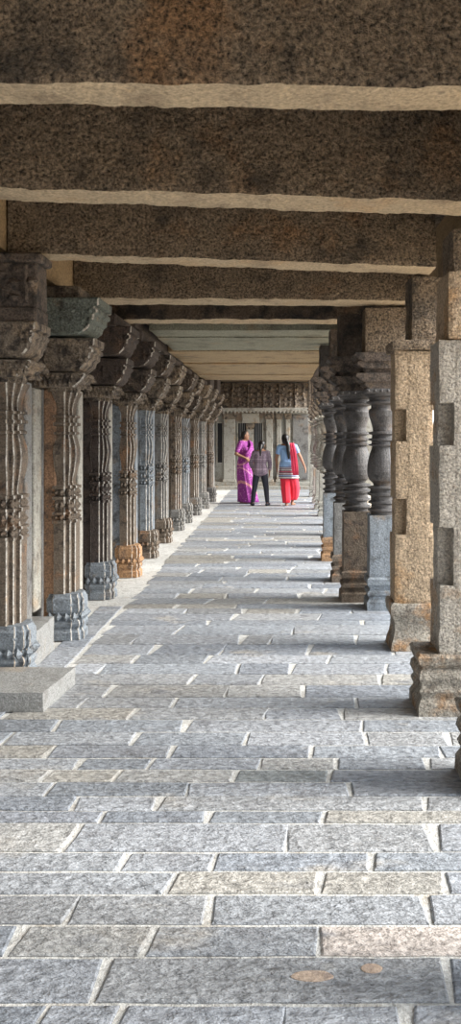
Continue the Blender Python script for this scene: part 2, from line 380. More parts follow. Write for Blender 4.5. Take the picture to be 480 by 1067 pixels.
# ---- end wall
EY = 25.2
def ex(px): return X(px, EY)
def ez(py): return Z(py, EY)
ew = MB(); ew.grid_box(-4.5, 3.4, EY, EY + 0.35, -0.05, 3.12, r=0.25, amp=0.006); ew.v = [(x, y_ + .018, z) for x, y_, z in ew.v]
wb = struct(ew.build('wall_end', 'endwall'), 'pale stone wall closing the far end')
b_ = MB(); b_.cbox(-2.3, 2.2, EY - 0.28, EY + 0.02, -0.02, 0.10, 0.012); b_.cbox(-2.3, 2.2, EY - 0.12, EY + 0.02, 0.10, 0.22, 0.012)
struct(b_.build('baseboard_end', 'pale'), 'pale stepped ledge along the foot of the end wall')

# ============================================================ things
# ---- cross beams
beams = [  # name label, left front Y, left back Y, right front Y, right back Y, material, bottom z, xl, xr
    ('massive rough brown beam nearest the camera across the top of the frame', 2.80, 2.98, 2.86, 3.09, 'beam', 2.655, -1.695, 1.215),
    ('second rough brown beam from the camera with grey and rust patches', 3.96, 4.19, 4.24, 4.54, 'beam', 2.655, -1.695, 1.215),
    ('third beam from the camera with honey stone block at its left end', 5.40, 5.62, 5.84, 6.14, 'beam', 2.655, -1.695, 1.07),
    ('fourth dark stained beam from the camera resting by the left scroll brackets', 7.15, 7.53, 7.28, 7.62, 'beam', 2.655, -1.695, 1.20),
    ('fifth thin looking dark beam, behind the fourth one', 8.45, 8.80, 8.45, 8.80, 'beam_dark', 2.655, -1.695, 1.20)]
for i, (lab, a0, a1, b0, b1, mt, zb, xl, xr) in enumerate(beams):
    m = MB(); w_ = a1 - a0
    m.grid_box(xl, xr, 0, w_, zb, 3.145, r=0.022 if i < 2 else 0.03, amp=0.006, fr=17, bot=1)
    m2 = []
    for x, y_, z_ in m.v:                       # the block is cut slightly askew: follow its two side lines
        t = (x - xl) / (xr - xl); k = min(1.2, max(-.2, y_ / w_))
        m2.append((x, (a0 + (b0 - a0) * t) * (1 - k) + (a1 + (b1 - a1) * t) * k, z_))
    m.v = m2
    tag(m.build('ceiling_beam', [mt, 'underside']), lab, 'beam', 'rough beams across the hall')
# ---- flat ceiling slabs further in, undersides catching the floor light
Ys = [9.35, 9.95, 10.7, 11.55, 12.5, 13.4, 14.4, 15.7, 17.1]
labs = ['grey-green ceiling slab just behind the fifth beam', 'grey-green ceiling slab, second of the flat run',
        'greenish ceiling slab, third of the flat run, before the golden ones', 'golden ceiling slab nearest the grey-green slabs', 'golden ceiling slab, second of the golden run',
        'narrow golden ceiling slab, third of the golden run', 'golden ceiling slab next to last before the end wall frieze', 'last golden ceiling slab before the end wall frieze']
for i in range(8):
    m = MB(); zb = 2.66 - 0.012 * (i % 2) - (0.01 if i > 4 else 0)
    m.grid_box(-1.40 if i < 3 else -1.48, 0.64, Ys[i], Ys[i + 1] - 0.035, zb, 2.795, r=0.06, amp=0.004, fr=9)
    tag(m.build('ceiling_slab', 'slab_grey' if i < 3 else 'slab_gold'), labs[i], 'ceiling slab', 'flat ceiling slabs')

# ---- right row: heavy square granite pillars
def notched(mb, x0, x1, y0, y1, z0, z1, nz, c=0.075, cy=0.075, amp=0.005):
    """square shaft whose corners are cut back between the heights in nz"""
    r = 0.024; cr = 0.035
    mb.grid_box(x0 + c, x1 - cr, y0, y1, z0, z1, r, amp, 12)
    mb.grid_box(x0 + 0.002, x1 - 0.002, y0 + cy, y1 - cy, z0, z1, r, amp, 12)
    cur = z0
    for a, b in list(nz) + [(z1, z1)]:
        for ya, yb in ((y0 + .001, y0 + cy + .02), (y1 - cy - .02, y1 - .001)):
            mb.grid_box(x0, x0 + c + .03, ya, yb, cur, a, r, amp * .9, 12)
            mb.grid_box(x1 - cr - .03, x1, ya, yb, cur, a, r, amp * .9, 12)
        cur = b
def heavy(label, Yf, xb, xs, ztop, blocks, mats, nz, baseprof, sw=0.285, bw=0.34, zb=0.33):
    t = thing('square_pillar', label, 'pillar', (xb + bw / 2, Yf + 0.15, 0), 'granite pillars of the right row')
    ox, oy = -(xb + bw / 2), -(Yf + 0.15)
    b = MB(); r = []
    # base: a square block with a wavering moulded profile
    prof = baseprof
    n = 14
    for z, k in prof:
        x0, x1, y0, y1 = xb + k, xb + bw - k, Yf + k, Yf + 0.33 - k
        pts = []
        for e in range(4):
            for i in range(n):
                u = i / n
                pts.append([(x0 + (x1 - x0) * u, y0), (x1, y0 + (y1 - y0) * u), (x1 - (x1 - x0) * u, y1), (x0, y1 - (y1 - y0) * u)][e])
        r.append([(x + ox, y_ + oy, z) for x, y_ in pts])
    b.rings(r)
    b.v = [tuple(Vector(p_) + noise.noise_vector(Vector(p_) * 14 + Vector((Yf, 0, 0))) * (0.006 if p_[2] > 0.01 else 0)) for p_ in b.v]
    b.build('base', mats[0], t)
    s = MB(); notched(s, xs, xs + sw, Yf + 0.025, Yf + 0.31, zb - 0.005, ztop, nz)
    s.v = [(x + ox, y_ + oy, z) for x, y_, z in s.v]
    s.build('shaft', mats[1], t)
    for nm, x0, x1, y0, y1, z0, z1, mt in blocks:
        c = MB(); c.grid_box(x0 + ox, x1 + ox, y0 + oy, y1 + oy, z0, z1, 0.025, 0.005, 12); c.build(nm, mt, t)
    return t
bp0 = [(0, 0.0), (0.06, 0.0), (0.10, 0.022), (0.13, 0.006), (0.16, 0.02), (0.20, 0.005), (0.235, 0.012), (0.255, 0.03), (0.275, 0.008), (0.315, 0.0), (0.33, 0.012)]
bp1 = [(0, 0.0), (0.05, 0.008), (0.09, 0.022), (0.14, 0.032), (0.19, 0.030), (0.225, 0.016), (0.25, 0.004), (0.30, 0.0), (0.325, 0.004), (0.333, 0.012)]
for yy, lb in ((-.9, 'square pillar of the right row far behind the viewer'), (.75, 'square pillar of the right row beside the viewer'), (2.15, 'square pillar of the right row just outside the frame')):  # unseen pillars, added to shade the foreground floor
    heavy(lb, yy, 0.80, 0.86, 2.05, [('capital', 0.86, 1.30, yy, yy + .33, 2.045, 2.645, 'granite')], ('base_g', 'granite'), [(0.95, 1.15), (1.45, 1.66)], bp0)
heavy('nearest right pillar, only a sliver of its base showing at the right edge', 3.60, 0.80, 0.86, 2.05, [('capital', 0.86, 1.30, 3.6, 3.93, 2.045, 2.645, 'granite')], ('base_g', 'granite'), [(0.95, 1.15), (1.45, 1.66)], bp0)
heavy('tall grey and golden square granite pillar cut off by the right edge', 4.64, 0.752, 0.868, 2.03,
      [('capital', 0.915, 1.32, 4.66, 5.02, 2.03, 2.40, 'granite'), ('upper_block', 0.955, 1.32, 4.74, 5.05, 2.40, 2.645, 'beam')], ('base_g', 'granite_grey'), [(0.70, 1.015), (1.455, 1.685)], bp0)
heavy('golden-brown square granite pillar with corner notches, second from the right edge', 6.06, 0.79, 0.822, 2.115,
      [('abacus', 0.80, 1.13, 6.07, 6.42, 2.115, 2.19, 'beam'), ('capital', 0.945, 1.20, 6.14, 6.45, 2.19, 2.645, 'beam')], ('base_g', 'granite'), [(0.815, 1.07), (1.475, 1.70)], bp1)

# ---- right row: lathe-turned columns
def turned(label, Yf, cx, mats, rb=0.13, hb=0.128, slim=1.0, rows=None, upper=True, group='turned columns of the right row', zmax=2.635):
    cy = Yf + hb + 0.02
    t = thing('turned_column', label, 'column', (cx, cy, 0), group)
    b = MB()
    w_ = hb + 0.015
    sq = [(-1, -1), (-.35, -1), (.35, -1), (1, -1), (1, -.35), (1, .35), (1, 1), (.35, 1), (-.35, 1), (-1, 1), (-1, .35), (-1, -.35)]
    b.loft(sq, [(0, w_ + .01), (0.075, w_ + .01), (0.09, w_ - .008), (0.115, w_ - .014), (0.135, w_ + .004), (0.16, w_ + .006), (0.175, w_ - .016), (0.20, w_ - .012), (0.225, w_ + .006), (0.27, w_ + .006), (0.285, w_ - .008)])
    b.jitter(0.004); b.build('base', mats[0], t)
    k = MB(); k.grid_box(-hb, hb, -hb, hb, 0.283, 0.825, 0.035, 0.003, 12); k.build('block', mats[1], t)
    s = MB(); a = rb
    prof = [(0.823, a * .80), (0.845, a * .84), (0.86, a * 1.02), (0.872, a * 1.02), (0.885, a * .80), (0.915, a * .78), (0.925, a * 1.0), (0.938, a * 1.0), (0.95, a * .82), (0.985, a * .82),
            (0.995, a * 1.04), (1.012, a * 1.06), (1.025, a * .86), (1.045, a * .84), (1.055, a * 1.02), (1.068, a * 1.02), (1.08, a * .62), (1.10, a * .68), (1.125, a * .90), (1.16, a * 1.02),
            (1.20, a * 1.06), (1.25, a * 1.05), (1.30, a * .99), (1.35, a * .90), (1.395, a * .78), (1.425, a * .72), (1.43, a * .94), (1.44, a * .95), (1.448, a * .76), (1.47, a * .75), (1.477, a * .97), (1.49, a * .97), (1.497, a * .74),
            (1.525, a * .73), (1.532, a * .95), (1.548, a * .95), (1.556, a * .68), (1.59, a * .70), (1.64, a * .80), (1.69, a * .93), (1.735, a * .97), (1.752, a * .90), (1.758, a * .80), (1.79, a * .80)]
    s.lathe(prof, n=32)
    ob = s.build('shaft', mats[2], t)
    c = MB()
    c.lathe([(1.788, a * .84), (1.80, a * 1.10), (1.815, a * 1.14), (1.825, a * .92), (1.85, a * .95), (1.865, a * 1.2), (1.885, a * 1.24)], n=32)
    c.cbox(-a * 1.28, a * 1.28, -a * 1.28, a * 1.28, 1.883, 1.925, 0.008)
    for i in range(6):
        u = -a * 1.1 + i * a * .44
        for q in (-1, 1):
            c.gem((u, q * a * 1.28, 1.904), (1, 0, 0), (0, 0, 1), (0, q, 0), .016, .018, .012)
            c.gem((q * a * 1.28, u, 1.904), (0, 1, 0), (0, 0, 1), (q, 0, 0), .016, .018, .012)
    c.build('capital', mats[3], t)
    if upper:
        u = MB()
        def sc(x0, z0, z1, y0, y1):
            poly = [(-x0, z0 + (z1 - z0) * .62), (-x0 * .97, z1 - .01), (-x0 * .93, z1), (x0 * .93, z1), (x0 * .97, z1 - .01), (x0, z0 + (z1 - z0) * .62), (x0 * .93, z0 + (z1 - z0) * .5), (x0 * .86, z0 + (z1 - z0) * .22), (x0 * .72, z0), (-x0 * .72, z0), (-x0 * .86, z0 + (z1 - z0) * .22), (-x0 * .93, z0 + (z1 - z0) * .5)]
            u.prism(poly, y0, y1)
        for hx, za, zb_, dy in ((.19, 1.923, 1.985, .15), (.26, 1.984, 2.06, .16), (.20, 2.058, 2.10, .13), (.25, 2.098, 2.165, .16), (.28, 2.163, 2.237, .17)):
            sc(hx * (.72 if Yf > 16 else 1), za, zb_, -dy, dy)
        u.v = [tuple(Vector(p_) + noise.noise_vector(Vector(p_) * 14 + Vector((cx, Yf, 0))) * 0.006) for p_ in u.v]
        u.build('bracket', mats[4], t)
        d = MB(); d.grid_box(-.17, .28, -.14, .15, 2.233, zmax - 0.005, 0.03, 0.005, 12)
        d.build('upper_block', mats[5], t)
    return t
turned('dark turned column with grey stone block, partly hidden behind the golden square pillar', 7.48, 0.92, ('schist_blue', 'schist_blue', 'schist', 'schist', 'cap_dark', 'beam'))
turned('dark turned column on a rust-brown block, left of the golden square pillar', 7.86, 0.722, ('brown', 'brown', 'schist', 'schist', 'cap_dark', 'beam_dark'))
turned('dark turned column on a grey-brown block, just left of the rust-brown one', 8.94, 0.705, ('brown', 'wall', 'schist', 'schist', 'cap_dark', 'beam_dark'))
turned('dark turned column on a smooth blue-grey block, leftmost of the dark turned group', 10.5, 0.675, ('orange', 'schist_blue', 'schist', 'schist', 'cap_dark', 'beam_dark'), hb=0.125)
far = [(11.75, .93, 'turned column mostly hidden behind the blue-grey block column'), (13.2, .93, 'turned column hidden second behind the blue-grey block column'),
       (14.7, .93, 'turned column hidden third behind the blue-grey block column'), (16.4, .905, 'nearest of the pale thin far columns on the right'),
       (18.0, .905, 'second of the pale thin far columns on the right'), (19.7, .925, 'third of the pale far columns, right of the woman in blue'), (21.8, .93, 'farthest slim pale column, beside the end wall on the right')]
for Yf, cx, lab in far:
    pm = ('pale', 'pale', 'pale', 'pale', 'cap', 'cap') if Yf > 15 else ('brown', 'wall', 'schist', 'schist', 'cap_dark', 'beam_dark')
    turned(lab, Yf, cx, pm, rb=0.125, zmax=2.635 if Yf < 16.5 else 3.115)

# ---- left row: carved pilasters
def cross(r, a=.42, b=.72):
    q = [(r, -a * r), (r, a * r), (b * r, a * r), (b * r, b * r), (a * r, b * r)]
    out = []
    for k in range(4):
        c, s = round(math.cos(k * math.pi / 2)), round(math.sin(k * math.pi / 2))
        out += [(x * c - y_ * s, x * s + y_ * c) for x, y_ in q]
    return out
def pilaster(label, Yf, mats, sw=0.10, xr=-1.45, top='scroll', off=.05, b1=.24, b2=.29, tall=0.34, vary=0, zmax=2.655, grp='carved pilasters of the left row'):
    """mats: base, shaft, slab, cap, lower bracket, upper bracket"""
    ph = 0.148                                       # half width of the pedestal
    cx = xr - ph; cy = Yf + ph; XW = -1.838 - cx
    t = thing('carved_pilaster', label, 'pilaster', (cx, cy, 0), grp)
    rnd = random.Random(int(Yf * 100))
    def wob(m, amp=0.004, fr=18): m.v = [tuple(Vector(p_) + noise.noise_vector(Vector(p_) * fr + Vector((0, Yf * 3, 0))) * amp) for p_ in m.v]
    # pedestal with mouldings and carved bosses
    b = MB(); T = tall; sec = cross(ph, .50, .84)
    prof = [(0, 1.0), (.17, 1.0), (.20, .93), (.25, .90), (.30, .98), (.36, 1.02), (.42, .97), (.47, .84), (.55, .82), (.60, .94), (.66, .98), (.90, .98), (.94, .90), (1.0, .86)]
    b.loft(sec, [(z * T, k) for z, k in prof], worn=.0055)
    for zz, h_ in ((.36, .014), (.51, .030), (.78, .012)):
        for u in (-.09, -.03, .03, .09) if zz == .51 else (-.06, .06):
            b.gem((u, -ph * .93, zz * T), (1, 0, 0), (0, 0, 1), (0, -1, 0), .030, .038, h_)
            b.gem((ph * .93, u, zz * T), (0, 1, 0), (0, 0, 1), (1, 0, 0), .030, .038, h_)
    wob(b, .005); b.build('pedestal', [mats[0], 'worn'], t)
    # shaft: stepped plan, plain below, belted and belled above
    s = MB(); sec = cross(sw)
    v = vary * 0.03
    P = [(T - .005, 1.0), (.86 + v, 1.0), (.865 + v, 1.13), (.885 + v, 1.13), (.89 + v, .93), (.925 + v, .93), (.93 + v, 1.12), (.945 + v, 1.12), (.95 + v, .92), (1.035 + v, .92), (1.04 + v, 1.13), (1.06 + v, 1.13), (1.065 + v, .92),
         (1.115 + v, .92), (1.12 + v, 1.12), (1.14 + v, 1.12), (1.145 + v, .80), (1.17 + v, .74), (1.20, .78), (1.25, .90), (1.31, 1.0), (1.37, 1.06), (1.43, 1.02), (1.48, .90), (1.52, .78), (1.525, 1.0), (1.54, 1.0), (1.545, .82),
         (1.585, .82), (1.59, 1.06), (1.61, 1.06), (1.615, .84), (1.645, .84), (1.65, 1.03), (1.665, 1.03), (1.67, .76), (1.71, .75), (1.75, .82), (1.79, .97), (1.825, 1.14), (1.84, 1.16)]
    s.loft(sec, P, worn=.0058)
    for zz in (.99 + v, 1.09 + v, .908 + v):          # zigzag belts
        n_ = 6
        for i in range(n_):
            u = -sw * .9 + i * sw * 1.8 / (n_ - 1)
            for q in (1, -1):
                off = sw * (.97 if abs(u) < sw * .45 else .75)
                s.gem((u, -off, zz), (1, 0, 0), (0, 0, 1), (0, -1, 0), .026, .032, .022)
                s.gem((off, u, zz), (0, 1, 0), (0, 0, 1), (1, 0, 0), .026, .032, .022)
                break
    sx = ph - sw - off
    s.v = [(x + sx, (y_ + sw) * 1.7 - ph + .03, z) for x, y_, z in s.v]
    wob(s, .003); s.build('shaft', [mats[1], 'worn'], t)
    # flat slab behind the shaft
    w = MB(); x0 = XW if mats[2] != 'rust' else -1.745 - cx; x1 = sx - sw * .3
    w.cbox(x0, x1, -.10, ph + .10, .235 if top == 'block' else 0.0, 1.86, .008); wob(w, .002); w.build('backing_slab', mats[2], t)
    w2 = MB(); w2.cbox(sx - sw * .62, sx + sw * .95, ph - .05, ph + .10, .0, 1.86, .008); wob(w2, .002); w2.build('rear_panel', mats[6] if len(mats) > 6 else mats[2], t)  # where pale, it paints in the lit rear edge of the shaft
    # capital: toothed abacus
    c = MB()
    c.loft(sec, [(1.838, 1.18), (1.85, 1.25), (1.87, 1.25)], sx, -(ph - sw) + .03)
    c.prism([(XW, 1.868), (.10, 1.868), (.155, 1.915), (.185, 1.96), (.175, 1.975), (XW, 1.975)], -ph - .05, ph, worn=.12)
    for i in range(9):
        u = XW + .02 + i * .036
        c.gem((u, -ph - .05, 1.90), (1, 0, 0), (0, 0, 1), (0, -1, 0), .019, .030, .025)
        c.gem((u + .018, -ph - .05, 1.945), (1, 0, 0), (0, 0, 1), (0, -1, 0), .019, .024, .02)
        if i < 7:
            k = -ph + i * .055
            c.gem((.13, k, 1.892), (0, 1, 0), (0, 0, 1), (1, 0, -.5), .02, .030, .025)
            c.gem((.17, k + .027, 1.935), (0, 1, 0), (0, 0, 1), (1, 0, -.3), .02, .026, .022)
    wob(c, .004); c.build('capital', [mats[3], 'worn'], t)
    def scroll(x1, z0, z1, ya, yb, m_, nm):
        x0 = XW
        h = z1 - z0; L = x1 - x0
        q = [(x0, z1), (x0, z0), (x1 - .30 * L, z0), (x1 - .22 * L, z0 + .06 * h), (x1 - .13 * L, z0 + .20 * h), (x1 - .11 * L, z0 + .34 * h), (x1 - .06 * L, z0 + .42 * h), (x1 - .055 * L, z0 + .55 * h), (x1 - .01 * L, z0 + .60 * h), (x1 - .01 * L, z0 + .70 * h), (x1 - .045 * L, z0 + .72 * h), (x1 - .045 * L, z0 + .78 * h), (x1 + .004, z0 + .80 * h), (x1 + .004, z1)]
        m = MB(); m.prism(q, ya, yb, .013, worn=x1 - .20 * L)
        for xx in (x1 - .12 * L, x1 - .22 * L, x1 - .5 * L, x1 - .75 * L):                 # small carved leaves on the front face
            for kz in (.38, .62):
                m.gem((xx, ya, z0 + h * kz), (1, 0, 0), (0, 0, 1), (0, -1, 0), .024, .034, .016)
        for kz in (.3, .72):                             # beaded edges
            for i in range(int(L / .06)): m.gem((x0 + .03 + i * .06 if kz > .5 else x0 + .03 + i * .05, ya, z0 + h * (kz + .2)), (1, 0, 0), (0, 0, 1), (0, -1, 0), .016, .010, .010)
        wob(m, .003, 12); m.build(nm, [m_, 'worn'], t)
    if top == 'scroll':
        scroll(b1, 1.985, 2.235, -ph - .02, ph + .06, mats[4], 'lower_bracket')
        scroll(b2, 2.25, 2.52, -ph - .10, ph + .10, mats[5], 'upper_bracket')
        m = MB(); e_ = .0 if Yf < 7.9 else .38
        m.cbox(XW, .12 if Yf < 7.9 else .20, -ph + .05 - e_ * .5, ph + .12 + e_, 2.515, zmax - .003, .01); wob(m); m.build('top_block', mats[3] if Yf < 7.9 else 'darkbrown', t)
    else:
        scroll(.20, 1.985, 2.21, -ph - .03, ph + .05, mats[4], 'lower_bracket')
        m = MB(); m.cbox(XW, .20, -ph, ph + .0, 2.205, 2.30, .012)
        m.cbox(XW, .20, -ph + .02, ph - .03, 2.295, 2.58, .012); m.cbox(XW, .235, -ph - .01, ph - .02, 2.575, zmax - .003, .012)
        m.cbox(-.20, -.17, -ph - .012, -ph + .05, 2.31, 2.57, .005); m.cbox(-.12, -.10, -ph - .012, -ph + .05, 2.31, 2.57, .005); m.cbox(.13, .15, -ph - .012, -ph + .05, 2.33, 2.56, .005)
        for i, (u, z_, s_) in enumerate(((-.03, 2.40, .05), (.06, 2.44, .055), (.06, 2.36, .04), (-.02, 2.50, .04), (.17, 2.45, .045), (-.17, 2.43, .05))):
            m.gem((u, -ph + .02, z_), (1, 0, .3), (-.3, 0, 1), (0, -1, 0), s_, s_ * .8, .05)
        wob(m, .006, 14); m.build('carved_block', mats[5], t)
    return t

pil = [
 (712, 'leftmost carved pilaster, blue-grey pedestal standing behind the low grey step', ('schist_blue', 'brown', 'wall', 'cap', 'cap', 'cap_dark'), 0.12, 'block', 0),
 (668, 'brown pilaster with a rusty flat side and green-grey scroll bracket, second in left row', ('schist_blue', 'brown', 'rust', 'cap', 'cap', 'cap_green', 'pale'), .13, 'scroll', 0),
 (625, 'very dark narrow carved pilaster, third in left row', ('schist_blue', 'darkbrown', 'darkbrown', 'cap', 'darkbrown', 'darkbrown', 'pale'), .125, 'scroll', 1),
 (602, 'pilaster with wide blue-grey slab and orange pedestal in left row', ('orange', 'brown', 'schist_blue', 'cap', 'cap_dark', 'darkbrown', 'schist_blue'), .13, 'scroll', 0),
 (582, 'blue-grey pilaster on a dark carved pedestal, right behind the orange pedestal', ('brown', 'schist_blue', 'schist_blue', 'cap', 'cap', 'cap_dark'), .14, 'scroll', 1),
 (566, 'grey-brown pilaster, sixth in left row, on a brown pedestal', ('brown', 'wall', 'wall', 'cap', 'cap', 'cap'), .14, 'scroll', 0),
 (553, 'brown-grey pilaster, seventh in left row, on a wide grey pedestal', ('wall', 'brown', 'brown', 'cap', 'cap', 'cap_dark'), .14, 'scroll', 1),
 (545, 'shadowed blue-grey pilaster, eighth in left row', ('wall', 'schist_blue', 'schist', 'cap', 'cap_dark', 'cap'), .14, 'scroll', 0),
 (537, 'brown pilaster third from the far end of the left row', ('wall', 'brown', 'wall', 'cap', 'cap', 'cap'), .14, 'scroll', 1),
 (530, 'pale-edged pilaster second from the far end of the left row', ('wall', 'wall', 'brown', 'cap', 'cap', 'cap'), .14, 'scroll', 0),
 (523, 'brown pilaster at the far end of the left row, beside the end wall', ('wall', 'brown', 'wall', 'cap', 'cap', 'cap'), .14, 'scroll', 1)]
xrs = [-1.535, -1.45, -1.53, -1.49, -1.51, -1.53, -1.52, -1.52, -1.49, -1.475, -1.46]
offs = [.09, .06, .115, .04, .04, .05, .04, .05, .04, .04, .04]
for (py, lab, mats, sw, top, vy), xr, off in zip(pil, xrs, offs):
    Yf = FY(py)
    pilaster(lab, Yf, mats, .10, xr, top, off, .24 if Yf < 7 else .28, .29 if Yf < 7 else .33, 0.34, vy, 2.635 if Yf < 17 else 2.9)

# ---- low grey step in the left foreground
m = MB(); m.grid_box(-1.835, X(45, 4.72), 4.72, 5.25, 0, 0.11, .03, .003, 10)
m.v = [(x + max(0, (y_ - 4.72)) * (.10 if x > -1.4 else 0), y_, z) for x, y_, z in m.v]
tag(m.build('stone_step', 'step'), 'low light-grey stone step at the foot of the leftmost pilaster', 'step')

# ---- end wall furniture
g_ = 'dark grille windows in the end wall'
def window(n, px0, px1, py0, py1, bars):
    t = MB(); x0, x1, z0, z1 = ex(px0), ex(px1), ez(py1), ez(py0)
    t.box(x0 - .03, x1 + .03, EY - .03, EY + .01, z0 - .03, z0); t.box(x0 - .03, x1 + .03, EY - .03, EY + .01, z1, z1 + .03)
    t.box(x0 - .03, x0, EY - .03, EY + .01, z0, z1); t.box(x1, x1 + .03, EY - .03, EY + .01, z0, z1)
    o = struct(t.build('window_%d' % n, 'pale'), 'dark slot in the end wall')
    d = MB(); d.box(x0, x1, EY - .012, EY + .002, z0, z1); d.build('dark_opening', 'black', o)
    for i in range(bars):
        b = MB(); xx = x0 + (x1 - x0) * (i + 1) / (bars + 1); b.tube((xx, EY - .02, z0), (xx, EY - .02, z1), .012, .012, 8, False); b.build('window_bar', 'bar', o)
window(1, 226.5, 231.5, 441, 482, 0); window(2, 248, 256.5, 441, 478, 3); window(3, 264.5, 273, 441, 478, 4)
def wallpost(label, px0, px1, py0, mt='pale', d=.10):
    t = thing('wall_pilaster', label, 'pilaster', ((ex(px0) + ex(px1)) / 2, EY, 0), 'flat pilasters on the end wall')
    h = (ex(px1) - ex(px0)) / 2; zt = ez(py0)
    m = MB(); m.cbox(-h, h, -d, .0, .28, zt - .16, .012); m.build('shaft', mt, t)
    m = MB(); m.cbox(-h - .03, h + .03, -d - .04, .0, .20, .285, .012); m.build('base', mt, t)
    m = MB(); m.prism([(-h - .02, zt - .165), (h + .02, zt - .165), (h + .045, zt - .05), (h + .045, zt), (-h - .045, zt), (-h - .045, zt - .05)], -d - .05, .0); m.build('capital', 'cap', t)
wallpost('pale flat pilaster on end wall left of the woman in the purple sari', 233, 245, 431)
wallpost('narrow pale post between the two grille windows on the end wall', 257.5, 263.5, 441.5, d=.06)
wallpost('pale pilaster right of the grille windows, behind the woman in blue', 277, 284, 431)
wallpost('pale pilaster above the head of the woman in blue', 288, 293, 431)
wallpost('pale pilaster near the right column on the end wall', 297.5, 302, 431, 'orange' if False else 'pale')
m = MB(); m.cbox(ex(304.5), ex(321), EY - .05, EY + .015, .28, ez(432), .01); m.build('smooth_panel', 'wall', wb)
m = MB(); m.cbox(ex(252), ex(270), EY - .10, EY, ez(441), ez(431), .01); tag(m.build('lintel', 'pale'), 'pale plain lintel above the two grille windows', 'lintel')
# carved sloping eave
t = thing('carved_eave', 'sloping carved stone eave above the end wall windows', 'eave', (0, EY, 0))
m = MB(); x0, x1 = -1.83, 0.98
m.rings([[(x0, -.55, 2.33), (x1, -.55, 2.33), (x1, -.50, 2.42), (x0, -.50, 2.42)][::1], [(x0, -.5, 2.36), (x1, -.5, 2.36), (x1, -.44, 2.44), (x0, -.44, 2.44)]]) if False else None
m.add([(x0, -.55, 2.34), (x1, -.55, 2.34), (x1, -.10, 3.09), (x0, -.10, 3.09), (x0, .0, 2.34), (x1, .0, 2.34), (x1, .0, 3.09), (x0, .0, 3.09)],
      [(0, 1, 2, 3), (4, 7, 6, 5), (0, 4, 5, 1), (3, 2, 6, 7), (0, 3, 7, 4), (1, 5, 6, 2)])
m.build('sloping_panel', 'cap', t)
m = MB(); sl = Vector((0, .45, .77)).normalized(); nr = Vector((0, -.77, .45)).normalized()
rr = random.Random(5)
for row in range(4):
    for i in range(15):
        c_ = Vector((x0 + .12 + i * (x1 - x0 - .2) / 14 + rr.uniform(-.03, .03), -.55, 2.34)) + sl * (.12 + row * .18)
        m.gem(c_, (1, 0, 0), sl, nr, rr.uniform(.05, .09), rr.uniform(.06, .1), rr.uniform(.04, .08))
for i in range(7):
    xx = x0 + .05 + i * (x1 - x0 - .1) / 6
    a = Vector((xx, -.55, 2.34)) + nr * .02; m.tube(a, a + sl * .80, .028, .028, 8)
m.build('carved_figures', 'cap', t)
m = MB(); m.cbox(x0, x1, -.62, -.0, 2.26, 2.35, .01)
for i in range(26):
    xx = x0 + .06 + i * (x1 - x0 - .12) / 25; m.box(xx - .025, xx + .025, -.63, -.57, 2.20, 2.27)
m.build('toothed_edge', 'pale', t)

# ============================================================ people
def remesh(o, vox=0.008, it=3):
    r = o.modifiers.new('remesh', 'REMESH'); r.mode = 'VOXEL'; r.voxel_size = vox; r.use_smooth_shade = True
    s = o.modifiers.new('smooth', 'SMOOTH'); s.iterations = it; s.factor = 0.5
def hand(mb, wr, d, palm_n, side=1, k=1.0, curl=.5):
    """palm plus five unequal curled fingers; d along the hand, palm_n out of the palm, thumb leaves the side"""
    wr, d, pn = Vector(wr), Vector(d).normalized(), Vector(palm_n).normalized()
    sd_ = d.cross(pn).normalized() * side
    for o_ in (-.022, 0, .022): mb.tube(wr + sd_ * o_ * .6 * k, wr + d * .075 * k + sd_ * o_ * k, .017 * k, .015 * k, 8)
    for i, L in enumerate((.068, .076, .070, .056)):
        o_ = (.030 - i * .020) * k; p0 = wr + d * .08 * k + sd_ * o_
        p1 = p0 + (d * math.cos(curl * .5) + pn * math.sin(curl * .5)).normalized() * L * .5 * k
        p2 = p1 + (d * math.cos(curl * 1.4) + pn * math.sin(curl * 1.4)).normalized() * L * .5 * k
        mb.tube(p0, p1, .0095 * k, .009 * k, 8); mb.tube(p1, p2, .009 * k, .0075 * k, 8)
    t0 = wr + d * .022 * k + sd_ * .026 * k; t1 = t0 + (d * .6 + sd_ * .7 + pn * .3).normalized() * .036 * k; t2 = t1 + (d * .9 + sd_ * .15 + pn * .4).normalized() * .030 * k
    mb.tube(t0, t1, .0125 * k, .0105 * k, 8); mb.tube(t1, t2, .010 * k, .0085 * k, 8)
def foot(mb, an, d, k=1.0):
    an, d = Vector(an), Vector(d).normalized(); sd_ = Vector((d.y, -d.x, 0))
    g0 = Vector((an.x, an.y, .026 * k)) - d * .04 * k
    mb.tube(an, g0 + Vector((0, 0, .015 * k)), .034 * k, .030 * k, 10)
    b_ = g0 + d * .15 * k; mb.tube(g0 + Vector((0, 0, .004)), b_ - Vector((0, 0, .004)), .028 * k, .024 * k, 10)
    for s_ in (-.02, .018): mb.tube(g0 + Vector((0, 0, .01)), b_ + sd_ * s_ * k - Vector((0, 0, .006)), .024 * k, .020 * k, 8)
    for i, L in enumerate((.045, .04, .036, .031, .026)):
        t_ = b_ + sd_ * (-.03 + i * .0155) * k; t_.z = .014 * k; mb.tube(t_, t_ + d * L * k, .0115 * k if i == 0 else .009 * k, .008 * k, 6)
